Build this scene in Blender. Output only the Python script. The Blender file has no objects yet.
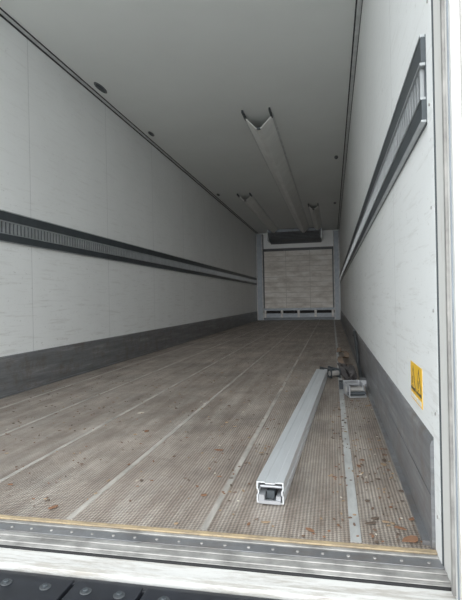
import bpy, bmesh, math, random
from mathutils import Vector, Matrix
random.seed(7)
XL, XR = -2.235, 0.245
Y0, Y1 = 1.25, 14.65
H = 2.676
CX = (XL+XR)/2

# ---------------------------------------------------------------- materials
def new_mat(name):
    m = bpy.data.materials.new(name); m.use_nodes = True
    nt = m.node_tree
    return m, nt, nt.nodes['Principled BSDF']
def N(nt, t, **kw):
    n = nt.nodes.new(t)
    for k, v in kw.items(): setattr(n, k, v)
    return n
def L(nt, a, b): nt.links.new(a, b)
def ramp(nt, fac, stops):
    r = N(nt, 'ShaderNodeValToRGB'); L(nt, fac, r.inputs[0])
    e = r.color_ramp.elements
    while len(e) < len(stops): e.new(0.5)
    for i, (p, c) in enumerate(stops):
        e[i].position = p; e[i].color = (c[0], c[1], c[2], 1) if not isinstance(c, (int, float)) else (c, c, c, 1)
    return r.outputs[0]
def mapped(nt, scale=(1, 1, 1)):
    tc = N(nt, 'ShaderNodeTexCoord'); mp = N(nt, 'ShaderNodeMapping')
    mp.inputs['Scale'].default_value = scale
    L(nt, tc.outputs['Object'], mp.inputs[0]); return mp.outputs[0]
def noise(nt, vec, scale, detail=5, rough=.6):
    n = N(nt, 'ShaderNodeTexNoise'); n.inputs['Scale'].default_value = scale
    n.inputs['Detail'].default_value = detail; n.inputs['Roughness'].default_value = rough
    L(nt, vec, n.inputs['Vector']); return n.outputs[0]
def mix(nt, fac, a, b, mode='MIX'):
    m = N(nt, 'ShaderNodeMix', data_type='RGBA', blend_type=mode)
    for idx, v in ((0, fac), (6, a), (7, b)):
        if hasattr(v, 'links'): L(nt, v, m.inputs[idx])
        elif isinstance(v, (int, float)): m.inputs[idx].default_value = v
        else: m.inputs[idx].default_value = (v[0], v[1], v[2], 1)
    return m.outputs[2]
def mth(nt, op, a, b=None):
    m = N(nt, 'ShaderNodeMath', operation=op)
    for i, v in enumerate((a, b)):
        if v is None: continue
        if hasattr(v, 'links'): L(nt, v, m.inputs[i])
        else: m.inputs[i].default_value = v
    return m.outputs[0]
def bump(nt, bs, h, s, d=.01):
    b = N(nt, 'ShaderNodeBump'); b.inputs['Strength'].default_value = s; b.inputs['Distance'].default_value = d
    L(nt, h, b.inputs['Height']); L(nt, b.outputs[0], bs.inputs['Normal'])
def simple(name, col, rough=.5, metal=0., var=.15, vs=12, stretch=(1, 1, 1)):
    m, nt, bs = new_mat(name)
    v = mapped(nt, stretch); n = noise(nt, v, vs)
    lo = tuple(c*(1-var) for c in col); hi = tuple(min(1, c*(1+var)) for c in col)
    L(nt, ramp(nt, n, [(.3, lo), (.7, hi)]), bs.inputs['Base Color'])
    bs.inputs['Roughness'].default_value = rough; bs.inputs['Metallic'].default_value = metal
    return m

def wall_mat(name, col):
    m, nt, bs = new_mat(name)
    v = mapped(nt)
    base = ramp(nt, noise(nt, v, 1.3), [(.3, tuple(c*.93 for c in col)), (.7, col)])
    sx = N(nt, 'ShaderNodeSeparateXYZ'); L(nt, v, sx.inputs[0])
    y = mth(nt, 'ADD', sx.outputs[1], 1.28*10-3.26)
    fr = mth(nt, 'FRACT', mth(nt, 'DIVIDE', y, 1.28))
    joint = mth(nt, 'LESS_THAN', fr, .006)
    base = mix(nt, mth(nt, 'MULTIPLY', joint, .4), base, (.35, .36, .36))
    low = mth(nt, 'MAXIMUM', mth(nt, 'SUBTRACT', 1.2, mth(nt, 'MULTIPLY', sx.outputs[2], .40)), .4)
    v2 = mapped(nt, (1, .9, 14))
    sc = ramp(nt, noise(nt, v2, 3.2, 8, .7), [(.54, 0.), (.65, 1.)])
    base = mix(nt, mth(nt, 'MULTIPLY', mth(nt, 'MULTIPLY', sc, .28), low), base, (.42, .40, .36))
    v3 = mapped(nt, (1, 5, 8))
    sp = ramp(nt, noise(nt, v3, 5, 5, .8), [(.61, 0.), (.67, 1.)])
    base = mix(nt, mth(nt, 'MULTIPLY', mth(nt, 'MULTIPLY', sp, .5), low), base, (.3, .28, .25))
    L(nt, base, bs.inputs['Base Color']); bs.inputs['Roughness'].default_value = .42
    bump(nt, bs, noise(nt, v, 40), .04)
    return m
M_wall = wall_mat('white_grp_panel', (.86, .875, .865))
M_ceil = simple('ceiling_grp', (.81, .835, .815), .5, 0, .03, 1.2)
M_seal = simple('black_sealant', (.02, .02, .025), .7)
M_cove = simple('cove_trim', (.66, .68, .68), .4)

def floor_mat():
    m, nt, bs = new_mat('dirty_tread_floor')
    v = mapped(nt)
    streak = noise(nt, mapped(nt, (4.5, .5, 1)), 3, 9, .7)
    c = ramp(nt, streak, [(.28, (.225, .178, .145)), (.48, (.36, .305, .26)), (.72, (.54, .49, .435))])
    big = ramp(nt, noise(nt, v, 1.8, 7, .75), [(.35, .60), (.62, 1.14)])
    c = mix(nt, 1., c, big, 'MULTIPLY')
    sx = N(nt, 'ShaderNodeSeparateXYZ'); L(nt, v, sx.inputs[0])
    a = mth(nt, 'SINE', mth(nt, 'MULTIPLY', mth(nt, 'ADD', sx.outputs[0], sx.outputs[1]), 2*math.pi/.021))
    b = mth(nt, 'SINE', mth(nt, 'MULTIPLY', mth(nt, 'SUBTRACT', sx.outputs[0], sx.outputs[1]), 2*math.pi/.021))
    t = mth(nt, 'MULTIPLY', a, b)
    pat = ramp(nt, mth(nt, 'ADD', mth(nt, 'MULTIPLY', t, .5), .5), [(.35, .60), (.72, 1.42)])
    c = mix(nt, .9, c, pat, 'MULTIPLY')
    sp = ramp(nt, noise(nt, v, 45, 4, .85), [(.56, 0.), (.65, 1.)])
    c = mix(nt, mth(nt, 'MULTIPLY', sp, .55), c, (.14, .085, .055))
    L(nt, c, bs.inputs['Base Color'])
    bs.inputs['Roughness'].default_value = .42
    bs.inputs['Metallic'].default_value = .2
    bump(nt, bs, t, .6, .003)
    return m
M_floor = floor_mat()
M_seam = simple('floor_seam', (.50, .47, .43), .45, .3, .4, 7, (3, .8, 1))
M_seam2 = simple('floor_seam_clean', (.60, .61, .60), .42, .4, .25, 7, (3, .8, 1))
def kick_mat():
    m, nt, bs = new_mat('kick_plate_aluminium')
    c = ramp(nt, noise(nt, mapped(nt, (1, .5, 8)), 3.5, 8, .7), [(.3, (.14, .145, .155)), (.55, (.24, .245, .255)), (.72, (.42, .42, .42))])
    d = ramp(nt, noise(nt, mapped(nt, (1, 3, 3)), 3, 6, .8), [(.48, 0.), (.66, 1.)])
    c = mix(nt, mth(nt, 'MULTIPLY', d, .55), c, (.16, .12, .09))
    L(nt, c, bs.inputs['Base Color']); bs.inputs['Roughness'].default_value = .42; bs.inputs['Metallic'].default_value = .45
    return m
M_kick = kick_mat()
M_raild = simple('rail_dark', (.06, .07, .078), .45, .4)
M_raill = simple('rail_zinc', (.38, .40, .41), .4, .6)
M_alu = simple('aluminium', (.74, .77, .79), .30, .42, .06, 6, (6, .6, 6))
M_alu2 = simple('aluminium_worn', (.36, .35, .335), .5, .35, .4, 14)
M_dark = simple('dark_cavity', (.012, .012, .013), .8)
M_black = simple('black_rubber', (.012, .014, .019), .5, 0, .4)
def dirty_paint(name, col, dirt, thr, st):
    m, nt, bs = new_mat(name)
    d = ramp(nt, noise(nt, mapped(nt, st), 6, 7, .8), [(thr, 0.), (thr+.13, 1.)])
    c = mix(nt, mth(nt, 'MULTIPLY', d, .6), col, dirt)
    L(nt, c, bs.inputs['Base Color']); bs.inputs['Roughness'].default_value = .45
    return m
M_white = dirty_paint('white_painted_steel', (.68, .67, .645), (.30, .26, .21), .47, (.8, 6, 6))
M_cream = dirty_paint('cream_painted_frame', (.68, .675, .645), (.42, .33, .24), .58, (5, 5, .6))
M_duct = simple('duct_fabric', (.86, .87, .84), .6, 0, .06, 5)
M_yel = dirty_paint('sealing_strip_wood', (.46, .35, .21), (.20, .16, .12), .45, (3, 9, 1))
M_ratch = simple('galvanised', (.40, .41, .43), .4, .5)
M_web = simple('dark_webbing', (.05, .045, .045), .85, 0, .4)
M_web2 = simple('brown_webbing', (.20, .14, .10), .85, 0, .4)

def panel_mat():
    m, nt, bs = new_mat('stained_bulkhead_board')
    c = ramp(nt, noise(nt, mapped(nt, (1.2, 1, 3)), 2.2, 8, .7), [(.3, (.40, .36, .32)), (.5, (.62, .59, .54)), (.7, (.80, .79, .76))])
    L(nt, c, bs.inputs['Base Color']); bs.inputs['Roughness'].default_value = .55
    return m
M_panel = panel_mat()
M_groove = simple('board_groove', (.40, .38, .34), .6)
M_frame = simple('bulkhead_frame_grey', (.22, .25, .28), .45, .2)
M_unit = simple('unit_dark_plastic', (.05, .055, .06), .5)
M_unit2 = simple('unit_grey_plastic', (.13, .14, .15), .5)

# ---------------------------------------------------------------- mesh helpers
class MB:
    def __init__(s): s.bm = bmesh.new(); s.mats = []
    def mi(s, m):
        if m not in s.mats: s.mats.append(m)
        return s.mats.index(m)
    def box(s, x0, x1, y0, y1, z0, z1, m, mat=None):
        i = s.mi(m)
        vs = [s.bm.verts.new(Vector(p)) for p in ((x0,y0,z0),(x1,y0,z0),(x1,y1,z0),(x0,y1,z0),(x0,y0,z1),(x1,y0,z1),(x1,y1,z1),(x0,y1,z1))]
        if mat is not None:
            for q in vs: q.co = mat @ q.co
        for f in ((3,2,1,0),(4,5,6,7),(0,1,5,4),(1,2,6,5),(2,3,7,6),(3,0,4,7)):
            s.bm.faces.new([vs[k] for k in f]).material_index = i
    def prism(s, pts, axis, a, b, m, mat=None, cap=True):
        i = s.mi(m)
        def P(p, t):
            v = {'x': (t, p[0], p[1]), 'y': (p[0], t, p[1]), 'z': (p[0], p[1], t)}[axis]
            v = Vector(v); return mat @ v if mat is not None else v
        A = [s.bm.verts.new(P(p, a)) for p in pts]; B = [s.bm.verts.new(P(p, b)) for p in pts]
        n = len(pts)
        for k in range(n):
            s.bm.faces.new((A[k], A[(k+1)%n], B[(k+1)%n], B[k])).material_index = i
        if cap:
            s.bm.faces.new(A[::-1]).material_index = i; s.bm.faces.new(B).material_index = i
    def cyl(s, c, r, h, axis, m, seg=14, mat=None):
        pts = [(r*math.cos(2*math.pi*k/seg), r*math.sin(2*math.pi*k/seg)) for k in range(seg)]
        if axis == 'x': pts = [(c[1]+p[0], c[2]+p[1]) for p in pts]; t = c[0]
        elif axis == 'y': pts = [(c[0]+p[0], c[2]+p[1]) for p in pts]; t = c[1]
        else: pts = [(c[0]+p[0], c[1]+p[1]) for p in pts]; t = c[2]
        s.prism(pts, axis, t-h/2, t+h/2, m, mat)
    def tube(s, path, r, m, seg=10):
        i = s.mi(m); prev = None
        for k, p in enumerate(path):
            p = Vector(p)
            t = (Vector(path[min(k+1, len(path)-1)])-Vector(path[max(k-1, 0)])).normalized()
            a = t.cross(Vector((0, 0, 1)))
            if a.length < .05: a = Vector((1, 0, 0))
            a.normalize(); c = t.cross(a)
            q = [s.bm.verts.new(p+a*r*math.cos(6.2832*j/seg)+c*r*math.sin(6.2832*j/seg)) for j in range(seg)]
            if prev:
                for j in range(seg): s.bm.faces.new((prev[j], prev[(j+1)%seg], q[(j+1)%seg], q[j])).material_index = i
            else: s.bm.faces.new(q).material_index = i
            prev = q
        s.bm.faces.new(prev[::-1]).material_index = i
    def done(s, name, bevel=0, smooth=False):
        bmesh.ops.recalc_face_normals(s.bm, faces=s.bm.faces[:])
        me = bpy.data.meshes.new(name); s.bm.to_mesh(me); s.bm.free()
        for m in s.mats: me.materials.append(m)
        o = bpy.data.objects.new(name, me); bpy.context.collection.objects.link(o)
        if bevel:
            b = o.modifiers.new('bev', 'BEVEL'); b.width = bevel; b.segments = 2; b.limit_method = 'ANGLE'
        if smooth:
            for p in me.polygons: p.use_smooth = True
        return o

# ---------------------------------------------------------------- shell
b = MB()
b.box(XL-.07, XR+.07, Y0, Y1+.07, -.12, 0, M_floor)
x = .049
while x > XL+.1:
    first = x > 0
    b.box(x-(.014 if first else .009), x+(.014 if first else .009), Y0+.03, Y1, 0, .0022, M_seam2 if first else M_seam)
    x -= .41
b.done('floor')
b = MB(); b.box(XL-.07, XL, Y0, Y1+.07, 0, H, M_wall); b.done('wall_left')
b = MB(); b.box(XR, XR+.07, Y0, Y1+.07, 0, H, M_wall); b.done('wall_right')
b = MB(); b.box(XL, XR, Y1, Y1+.07, 0, H, M_wall); b.done('wall_back')
b = MB(); b.box(XL-.07, XR+.07, Y0, Y1+.07, H, H+.08, M_ceil); b.done('ceiling')

for sgn, xw, nm in ((1, XL, 'trim_1'), (-1, XR, 'trim_2')):
    b = MB()
    b.box(*sorted((xw, xw+sgn*.034)), Y0, Y1, H-.006, H, M_cove)
    b.box(*sorted((xw+sgn*.034, xw+sgn*.046)), Y0, Y1, H-.004, H, M_seal)
    b.box(*sorted((xw, xw+sgn*.004)), Y0, Y1, H-.020, H-.006, M_seal)
    b.done(nm)

for sgn, xw, nm in ((1, XL, 'baseboard_left'), (-1, XR, 'baseboard_right')):
    b = MB()
    b.prism([(xw, .0), (xw+sgn*.012, 0), (xw+sgn*.012, .262), (xw+sgn*.008, .274), (xw, .278)], 'y', Y0+.02, Y1, M_kick)
    b.box(*sorted((xw+sgn*.012, xw+sgn*.014)), Y0+.02, Y1, .135, .138, M_kick)
    b.box(*sorted((xw+sgn*.012, xw+sgn*.03)), Y0+.045, Y1, 0, .012, M_kick)
    b.done(nm)

YR = Y1-.30
for sgn, xw in ((1, XL), (-1, XR)):
    b = MB()
    z0, z1 = 1.072, 1.290
    def X(a, c): return sorted((xw+sgn*a, xw+sgn*c))
    b.box(*X(0, .006), Y0+.02, YR, z0, z1, M_raild)
    b.box(*X(.006, .016), Y0+.02, YR, z1-.070, z1-.006, M_raild)
    b.box(*X(.006, .016), Y0+.02, YR, z0+.006, z0+.056, M_raild)
    b.box(*X(.006, .018), Y0+.02, YR, z1-.007, z1, M_raill)
    b.box(*X(.006, .018), Y0+.02, YR, z0, z0+.005, M_raill)
    b.box(*X(.006, .019), Y0+.02, YR, z1-.077, z1-.070, M_raill)
    b.box(*X(.006, .019), Y0+.02, YR, z0+.056, z0+.062, M_raill)
    y = Y0+.04
    while y < YR-.03:
        b.box(*X(.006, .015), y, y+.020, z0+.062, z1-.077, M_raill)
        y += .042
    b.done('cargo_rail')

def oval(cx, cy, lx, ly):
    b = MB()
    pts = [(cx+lx*math.cos(t*2*math.pi/20), cy+ly*math.sin(t*2*math.pi/20)) for t in range(20)]
    b.prism(pts, 'z', H-.008, H, M_unit2)
    pts = [(cx+.6*lx*math.cos(t*2*math.pi/20), cy+.75*ly*math.sin(t*2*math.pi/20)) for t in range(20)]
    b.prism(pts, 'z', H-.016, H-.008, M_raild)
    b.done('ceiling_light')
oval(-2.11, 4.2, .032, .12); oval(-2.11, 5.5, .026, .08); oval(.10, 7.1, .028, .08); oval(.10, 10.5, .028, .08); oval(-2.11, 9.0, .026, .08)

# ---------------------------------------------------------------- ducts
def duct(cx, w, d, ya, yb):
    b = MB()
    out = [(-w/2, 0), (-w/2, -.03), (-w*.10, -d), (w*.10, -d), (w/2, -.03), (w/2, 0)]
    inn = [(-w/2+.008, 0), (-w/2+.008, -.025), (-w*.09, -d+.008), (w*.09, -d+.008), (w/2-.008, -.025), (w/2-.008, 0)]
    poly = [(cx+p[0], H+p[1]) for p in out] + [(cx+p[0], H+p[1]) for p in reversed(inn)]
    b.prism(poly, 'y', ya, yb, M_duct)
    b.box(cx-w/2-.025, cx-w/2, ya, yb, H-.006, H, M_cove)
    b.box(cx+w/2, cx+w/2+.025, ya, yb, H-.006, H, M_cove)
    b.box(cx-w/2-.012, cx-w/2+.008, ya-.18, ya+.05, H-.03, H, M_raild)
    b.box(cx+w/2-.008, cx+w/2+.012, ya-.18, ya+.05, H-.03, H, M_raild)
    b.box(cx-.02, cx+.02, ya-.01, ya+.03, H-d-.006, H-d+.012, M_raild)
    b.done('air_duct')
duct(-.76, .29, .15, 5.25, 13.84)
duct(-1.62, .24, .11, 9.2, 13.84)
duct(-.36, .20, .10, 10.6, 13.84)

# ---------------------------------------------------------------- bulkhead
b = MB()
yb = Y1-.22
px0, px1 = XL+.2, XR-.18
b.box(px0, px1, yb, yb+.03, .36, 2.08, M_panel)
n = 11
for k in range(1, n):
    z = .36+k*(2.08-.36)/n
    b.box(px0, px1, yb-.008, yb, z-.007, z+.007, M_groove)
for k in (.33, .67):
    x = px0+(px1-px0)*k
    b.box(x-.006, x+.006, yb-.009, yb, .36, 2.08, M_groove)
b.box(XL, px0, yb-.03, Y1, .0, 2.62, M_frame)
b.box(px1, XR, yb-.03, Y1, .0, 2.62, M_frame)
for xx in (XL+.02, px0-.012, px1+.012, XR-.02):
    b.box(xx-.008, xx+.008, yb-.045, yb-.03, .0, 2.6, M_alu2)
b.box(px0, px0+.04, yb-.03, yb+.03, .30, 2.15, M_unit)
b.box(px1-.04, px1, yb-.03, yb+.03, .30, 2.15, M_unit)
b.box(px0, px1, yb-.03, yb+.03, 2.08, 2.16, M_unit)
b.box(px0, px1, yb-.035, yb+.03, .29, .36, M_frame)
b.box(px0, px1, yb+.08, yb+.1, .0, .30, M_dark)
b.box(px0, px1, yb-.05, yb+.08, 0, .08, M_raild)
b.box(px0, px1, yb-.0, yb+.08, .08, .20, M_frame)
for k in range(5):
    x = px0+.05+(px1-px0-.1)*k/4
    b.box(x-.03, x+.03, yb-.04, yb+.08, .05, .30, M_alu2)
b.done('bulkhead_panel')

b = MB()
ex0, ex1 = CX-.80, CX+.72
pts = [(Y1, H-.01), (Y1-.75, H-.01), (Y1-.75, H-.10), (Y1-.55, H-.28), (Y1, H-.36)]
b.prism(pts, 'x', ex0, ex1, M_unit2)
b.prism([(Y1-.752, H-.02), (Y1-.76, H-.02), (Y1-.76, H-.09), (Y1-.752, H-.09)], 'x', ex0, ex1, M_frame)
for k in range(5):
    t = (k+.5)/5
    yy = Y1-.75+.20*t; zz = H-.10-.18*t
    b.box(ex0+.05, ex1-.05, yy-.02, yy, zz-.008, zz+.008, M_unit)
b.box(ex0-.02, ex0, Y1-.77, Y1, H-.33, H-.01, M_raill)
b.box(ex1, ex1+.02, Y1-.77, Y1, H-.33, H-.01, M_raill)
b.done('refrigeration_unit')

# ---------------------------------------------------------------- rear frame
b = MB()
for sgn, xw in ((1, XR), (-1, XL)):
    def X(a, c): return sorted((xw+sgn*a, xw+sgn*c))
    b.box(*X(0, .12), 1.04, Y0, -.05, H+.1, M_cream)
    b.box(*X(-.003, 0), 1.196, 1.203, 0, H, M_raild)
    b.box(*X(-.006, 0), 1.085, 1.10, 0, H, M_alu2)
    b.box(*X(-.003, 0), 1.055, 1.058, 0, H, M_frame)
    b.box(*X(.018, .03), 1.034, 1.04, .0, H+.1, M_alu2)
    b.box(*X(.05, .075), 1.034, 1.04, .0, H+.1, M_black)
    b.box(*X(-.004, 0), Y0-.045, Y0+.018, 0, H, M_wall)
    z = .1
    while z < H:
        b.cyl((xw-sgn*.005, Y0-.015, z), .004, .003, 'x', M_alu2, 8)
        z += .25
b.box(XL-.12, XR+.12, 1.04, Y0, H, H+.12, M_cream)
b.done('rear_door_frame')

# sill
b = MB()
b.box(XL, XR, 1.118, Y0, -.08, .0, M_alu2)
b.box(XL, XR, Y0-.002, Y0+.016, .0, .005, M_yel)
for yy in (1.135, 1.165, 1.232):
    b.box(XL, XR, yy-.004, yy+.004, 0, .004, M_alu2)
b.box(XL, XR, 1.185, 1.222, 0, .003, M_kick)
x = XL+.03
while x < XR:
    b.cyl((x, 1.203, .004), .0045, .003, 'z', M_alu2, 10)
    x += .062
b.box(XL, XR, 1.112, 1.120, -.08, -.001, M_dark)
b.box(XL, XR, 1.058, 1.113, -.08, -.006, M_white)
b.box(XL, XR, 1.036, 1.060, -.08, -.001, M_white)
b.box(XL-.12, XR+.12, 1.042, 1.24, -.22, -.08, M_frame)
b.done('rear_sill', bevel=.0015)

# bumper (stops clear of the frame and sill)
b = MB()
M_bw = simple('pale_blue_paint', (.5, .6, .68), .4)
b.box(-2.36, .36, 1.005, 1.030, -.26, -.012, M_black)
for k, (xa, xb) in enumerate(((-2.1, -1.7), (-1.68, -1.28), (-.800, -.60), (-.590, -.43), (-.420, -.21), (-.200, .02), (.03, .3))):
    b.box(xa, xb, .88, 1.015, -.22, -.008, M_black)
    b.box(xa+.02, xb-.02, .874, .88, -.20, -.055, M_unit)
    for q in (.25, .75):
        xx = xa+(xb-xa)*q
        b.cyl((xx, .975, -.004), .007, .008, 'z', M_raild, 6)
        b.cyl((xx, .975, -.0065), .013, .003, 'z', M_unit, 16)
b.box(-1.2, -.812, .88, 1.03, -.2, -.011, M_bw)
b.done('rear_bumper', bevel=.003)

# ---------------------------------------------------------------- load beam
beam = MB()
Lb = 2.42; w, h = .085, .067
o = [(-.5,0),(-.16,0),(-.14,.04),(.14,.04),(.16,0),(.5,0),(.5,.36),(.46,.40),(.46,.60),(.5,.64),(.5,1),(.22,1),(.19,.95),(-.19,.95),(-.22,1),(-.5,1),(-.5,.64),(-.46,.60),(-.46,.40),(-.5,.36)]
outer = [(p[0]*w, p[1]*h) for p in o]
inner = [(p[0]*w*.9, .0335+(p[1]*h-.0335)*.87) for p in o]
i = beam.mi(M_alu)
rings = []
for prof in (outer, inner):
    for yy in (0, Lb):
        rings.append([beam.bm.verts.new((p[0], yy, p[1])) for p in prof])
nn = len(outer)
for k in range(nn):
    q = (k+1) % nn
    for A, B in ((rings[0], rings[1]), (rings[2], rings[3]), (rings[0], rings[2]), (rings[1], rings[3])):
        beam.bm.faces.new((A[k], A[q], B[q], B[k])).material_index = i
for ye, dr in ((0, 1), (Lb, -1)):
    def Y(a, c): return sorted((ye+dr*a, ye+dr*c))
    beam.box(-.035, .035, *Y(.05, .06), .006, .060, M_dark)
    beam.box(-.034, -.016, *Y(-.012, .05), .008, .030, M_ratch)
    beam.box(.020, .034, *Y(-.006, .05), .008, .026, M_ratch)
    beam.box(-.034, .034, *Y(-.014, -.006), .004, .014, M_ratch)
    beam.box(-.012, .012, *Y(.01, .04), .012, .036, M_raild)
    beam.cyl((0, ye+dr*.02, .046), .005, .068, 'x', M_ratch, 10)
ob = beam.done('aluminium_load_beam')
ob.location = (-.200, 1.475, .0024)
ob.rotation_euler = (0, 0, -math.atan2(.11, 2.42))

# ---------------------------------------------------------------- loose hardware
def R(x, y, z, rz, rx=0, ry=0):
    return Matrix.Translation((x, y, z)) @ Matrix.Rotation(rz, 4, 'Z') @ Matrix.Rotation(ry, 4, 'Y') @ Matrix.Rotation(rx, 4, 'X')
b = MB()
m = R(.150, 3.12, .003, .22)
b.box(-.055, .055, 0, .16, 0, .006, M_ratch, m)
b.box(-.055, -.049, 0, .16, 0, .075, M_ratch, m)
b.box(-.055, .055, .154, .16, 0, .085, M_ratch, m)
b.prism([(0, 0), (.16, 0), (.16, .085), (.10, .085)], 'x', .049, .055, M_ratch, m)
b.box(-.055, .02, .05, .16, .075, .081, M_ratch, m)
b.cyl((0, .09, .035), .022, .115, 'x', M_alu2, 14, m)
b.cyl((0, .03, .022), .012, .115, 'x', M_raild, 12, m)
b.box(-.05, .04, .16, .30, .05, .062, M_raild, m)
b.box(-.05, .04, .29, .30, .0, .062, M_raild, m)
b.done('beam_end_bracket', bevel=.001)

def ribbon(b, path, wid, th, m):
    i = b.mi(m); prev = None
    for k, p in enumerate(path):
        p = Vector(p)
        t = (Vector(path[min(k+1, len(path)-1)])-Vector(path[max(k-1, 0)])).normalized()
        side = t.cross(Vector((0, 0, 1)))
        if side.length < .1: side = Vector((1, 0, 0))
        side.normalize(); nr = side.cross(t).normalized()
        q = [b.bm.verts.new(p+side*a*wid/2+nr*c*th/2) for a, c in ((-1,-1),(1,-1),(1,1),(-1,1))]
        if prev:
            for j in range(4):
                b.bm.faces.new((prev[j], prev[(j+1)%4], q[(j+1)%4], q[j])).material_index = i
        else: b.bm.faces.new(q).material_index = i
        prev = q
    b.bm.faces.new(prev[::-1]).material_index = i
b = MB()
path = []
for k in range(130):
    t = k/129
    a = t*21
    r = .040+.018*math.sin(a*1.7)
    path.append((.10+r*math.cos(a), 3.72+.16*math.sin(a*.9)+.1*t, .02+.09*abs(math.sin(a*1.3))))
ribbon(b, path, .035, .004, M_web)
path = [(.10+.04*math.sin(k*.9), 4.0+k*.13, .012+.05*abs(math.sin(k*.8))) for k in range(14)]
ribbon(b, path, .05, .004, M_web2)
m = R(.02, 3.86, .004, .5)
b.box(-.04, -.035, 0, .2, 0, .07, M_raild, m); b.box(.035, .04, 0, .2, 0, .07, M_raild, m)
b.cyl((0, .03, .035), .02, .085, 'x', M_alu2, 12, m); b.cyl((0, .16, .045), .012, .085, 'x', M_raild, 12, m)
b.box(-.04, .04, .09, .17, .05, .058, M_raild, m)
b.done('ratchet_strap')

b = MB()
path = [(.210, 3.62, .0175), (.210, 3.9, .018), (.210, 4.15, .06), (.211, 4.4, .16), (.212, 4.7, .25), (.213, 4.95, .29), (.213, 5.05, .25)]
b.tube(path, .015, M_unit)
b.box(.190, .230, 3.56, 3.68, .0025, .04, M_ratch)
b.done('bent_metal_rod')

# leaf and wood chip litter : one object
b = MB()
cols = [simple('litter_a', (.22, .11, .06), .8), simple('litter_b', (.34, .24, .15), .8), simple('litter_c', (.11, .08, .06), .8), simple('litter_a2', (.16, .10, .07), .8), simple('litter_d', (.6, .55, .47), .8)]
for k in range(1200):
    yy = Y0+.03+abs(random.gauss(0, 1.9))
    if yy > 9: continue
    xx = random.uniform(XL+.06, XR-.05)
    if random.random() < .35: xx = XR-.03-abs(random.gauss(0, .25))
    if -.27 < xx < -.02 and 1.4 < yy < 4.0: continue
    if xx > -.06 and 3.05 < yy < 6: continue
    if xx < XL+.06: continue
    s = random.uniform(.0016, .0045)*(2.0 if random.random() < .08 else 1)
    npt = random.randint(5, 7); el = random.uniform(1, 2.6)
    pts = [(s*el*math.cos(6.283*j/npt)*random.uniform(.7, 1.2), s*math.sin(6.283*j/npt)*random.uniform(.7, 1.2)) for j in range(npt)]
    m = R(xx, yy, .0040, random.uniform(0, 6.28), random.uniform(-.12, .12), 0)
    c = cols[4] if random.random() < .06 else random.choice(cols[:4])
    b.prism(pts, 'z', -.001, .001, c, m)
for (xx, yy, s) in ((-.86, 1.34, .010), (.19, 1.31, .014), (.17, 1.37, .009), (.21, 1.43, .008), (-.42, 1.5, .006), (-.9, 2.2, .008)):
    pts = [(s*1.8*math.cos(6.283*j/9)*random.uniform(.6, 1.2), s*math.sin(6.283*j/9)*random.uniform(.6, 1.2)) for j in range(9)]
    b.prism(pts, 'z', -.001, .001, cols[0], R(xx, yy, .0055, random.uniform(0, 6), .1))
b.done('leaf_litter')

# ---------------------------------------------------------------- warning label
b = MB()
M_ly = simple('label_yellow', (.85, .50, .03), .4, 0, .03)
M_lb = simple('label_black', (.02, .02, .02), .4)
M_lw = simple('label_white', (.8, .78, .7), .4)
xs = XR-.0015
b.box(xs, XR, 1.43, 1.625, .315, .43, M_ly)
def tri(cy, cz, s, x0, x1, m):
    b.prism([(cy-s, cz-s*.8), (cy+s, cz-s*.8), (cy, cz+s*.95)], 'x', x0, x1, m)
for cy in (1.48, 1.576):
    tri(cy, .380, .044, xs-.0008, xs, M_lb)
    tri(cy, .379, .031, xs-.0014, xs-.0008, M_ly)
    b.box(xs-.002, xs-.0014, cy-.004, cy+.004, .366, .388, M_lb)
    b.box(xs-.002, xs-.0014, cy-.004, cy+.004, .357, .362, M_lb)
    b.box(xs-.001, xs, cy-.04, cy+.04, .320, .334, M_lw)
b.done('warning_label')

# ---------------------------------------------------------------- ground
b = MB()
b.box(-30, 30, -40, 30, -1.35, -1.25, simple('asphalt', (.32, .32, .31), .9, 0, .2, 30))
b.done('ground')

# ---------------------------------------------------------------- lighting
w = bpy.data.worlds.new('overcast'); bpy.context.scene.world = w; w.use_nodes = True
bg = w.node_tree.nodes['Background']
bg.inputs[0].default_value = (.91, .965, 1.0, 1); bg.inputs[1].default_value = 2.85
sd = bpy.data.lights.new('deep_fill', 'SUN'); sd.energy = 1.8; sd.angle = math.radians(28); sd.color = (1, .98, .96)  # lamp added to brighten the far end; the overcast sky has no direct beam
so = bpy.data.objects.new('deep_fill', sd); bpy.context.collection.objects.link(so)
so.location = (-1, -8, 5)
so.rotation_euler = Vector((-.05, 1, -.12)).to_track_quat('-Z', 'Y').to_euler()

# ---------------------------------------------------------------- camera
th = math.atan(99.5/480); ph = .02
right = Vector((math.cos(th), math.sin(th), 0)); fwd = Vector((-math.sin(th), math.cos(th), 0)); up = Vector((0, 0, 1))
Rr = right*math.cos(ph)-up*math.sin(ph); U = up*math.cos(ph)+right*math.sin(ph)
M = Matrix((Rr, U, -fwd)).transposed().to_4x4(); M.translation = (0, 0, .636)
cd = bpy.data.cameras.new('camera'); cam = bpy.data.objects.new('camera', cd); bpy.context.collection.objects.link(cam)
cam.matrix_world = M
cd.sensor_fit = 'VERTICAL'; cd.sensor_height = 24; cd.lens = 19.15; cd.clip_start = .01
cd.shift_x = -.003
bpy.context.scene.camera = cam
vs = bpy.context.scene.view_settings
vs.view_transform = 'Standard'; vs.gamma = 1.08
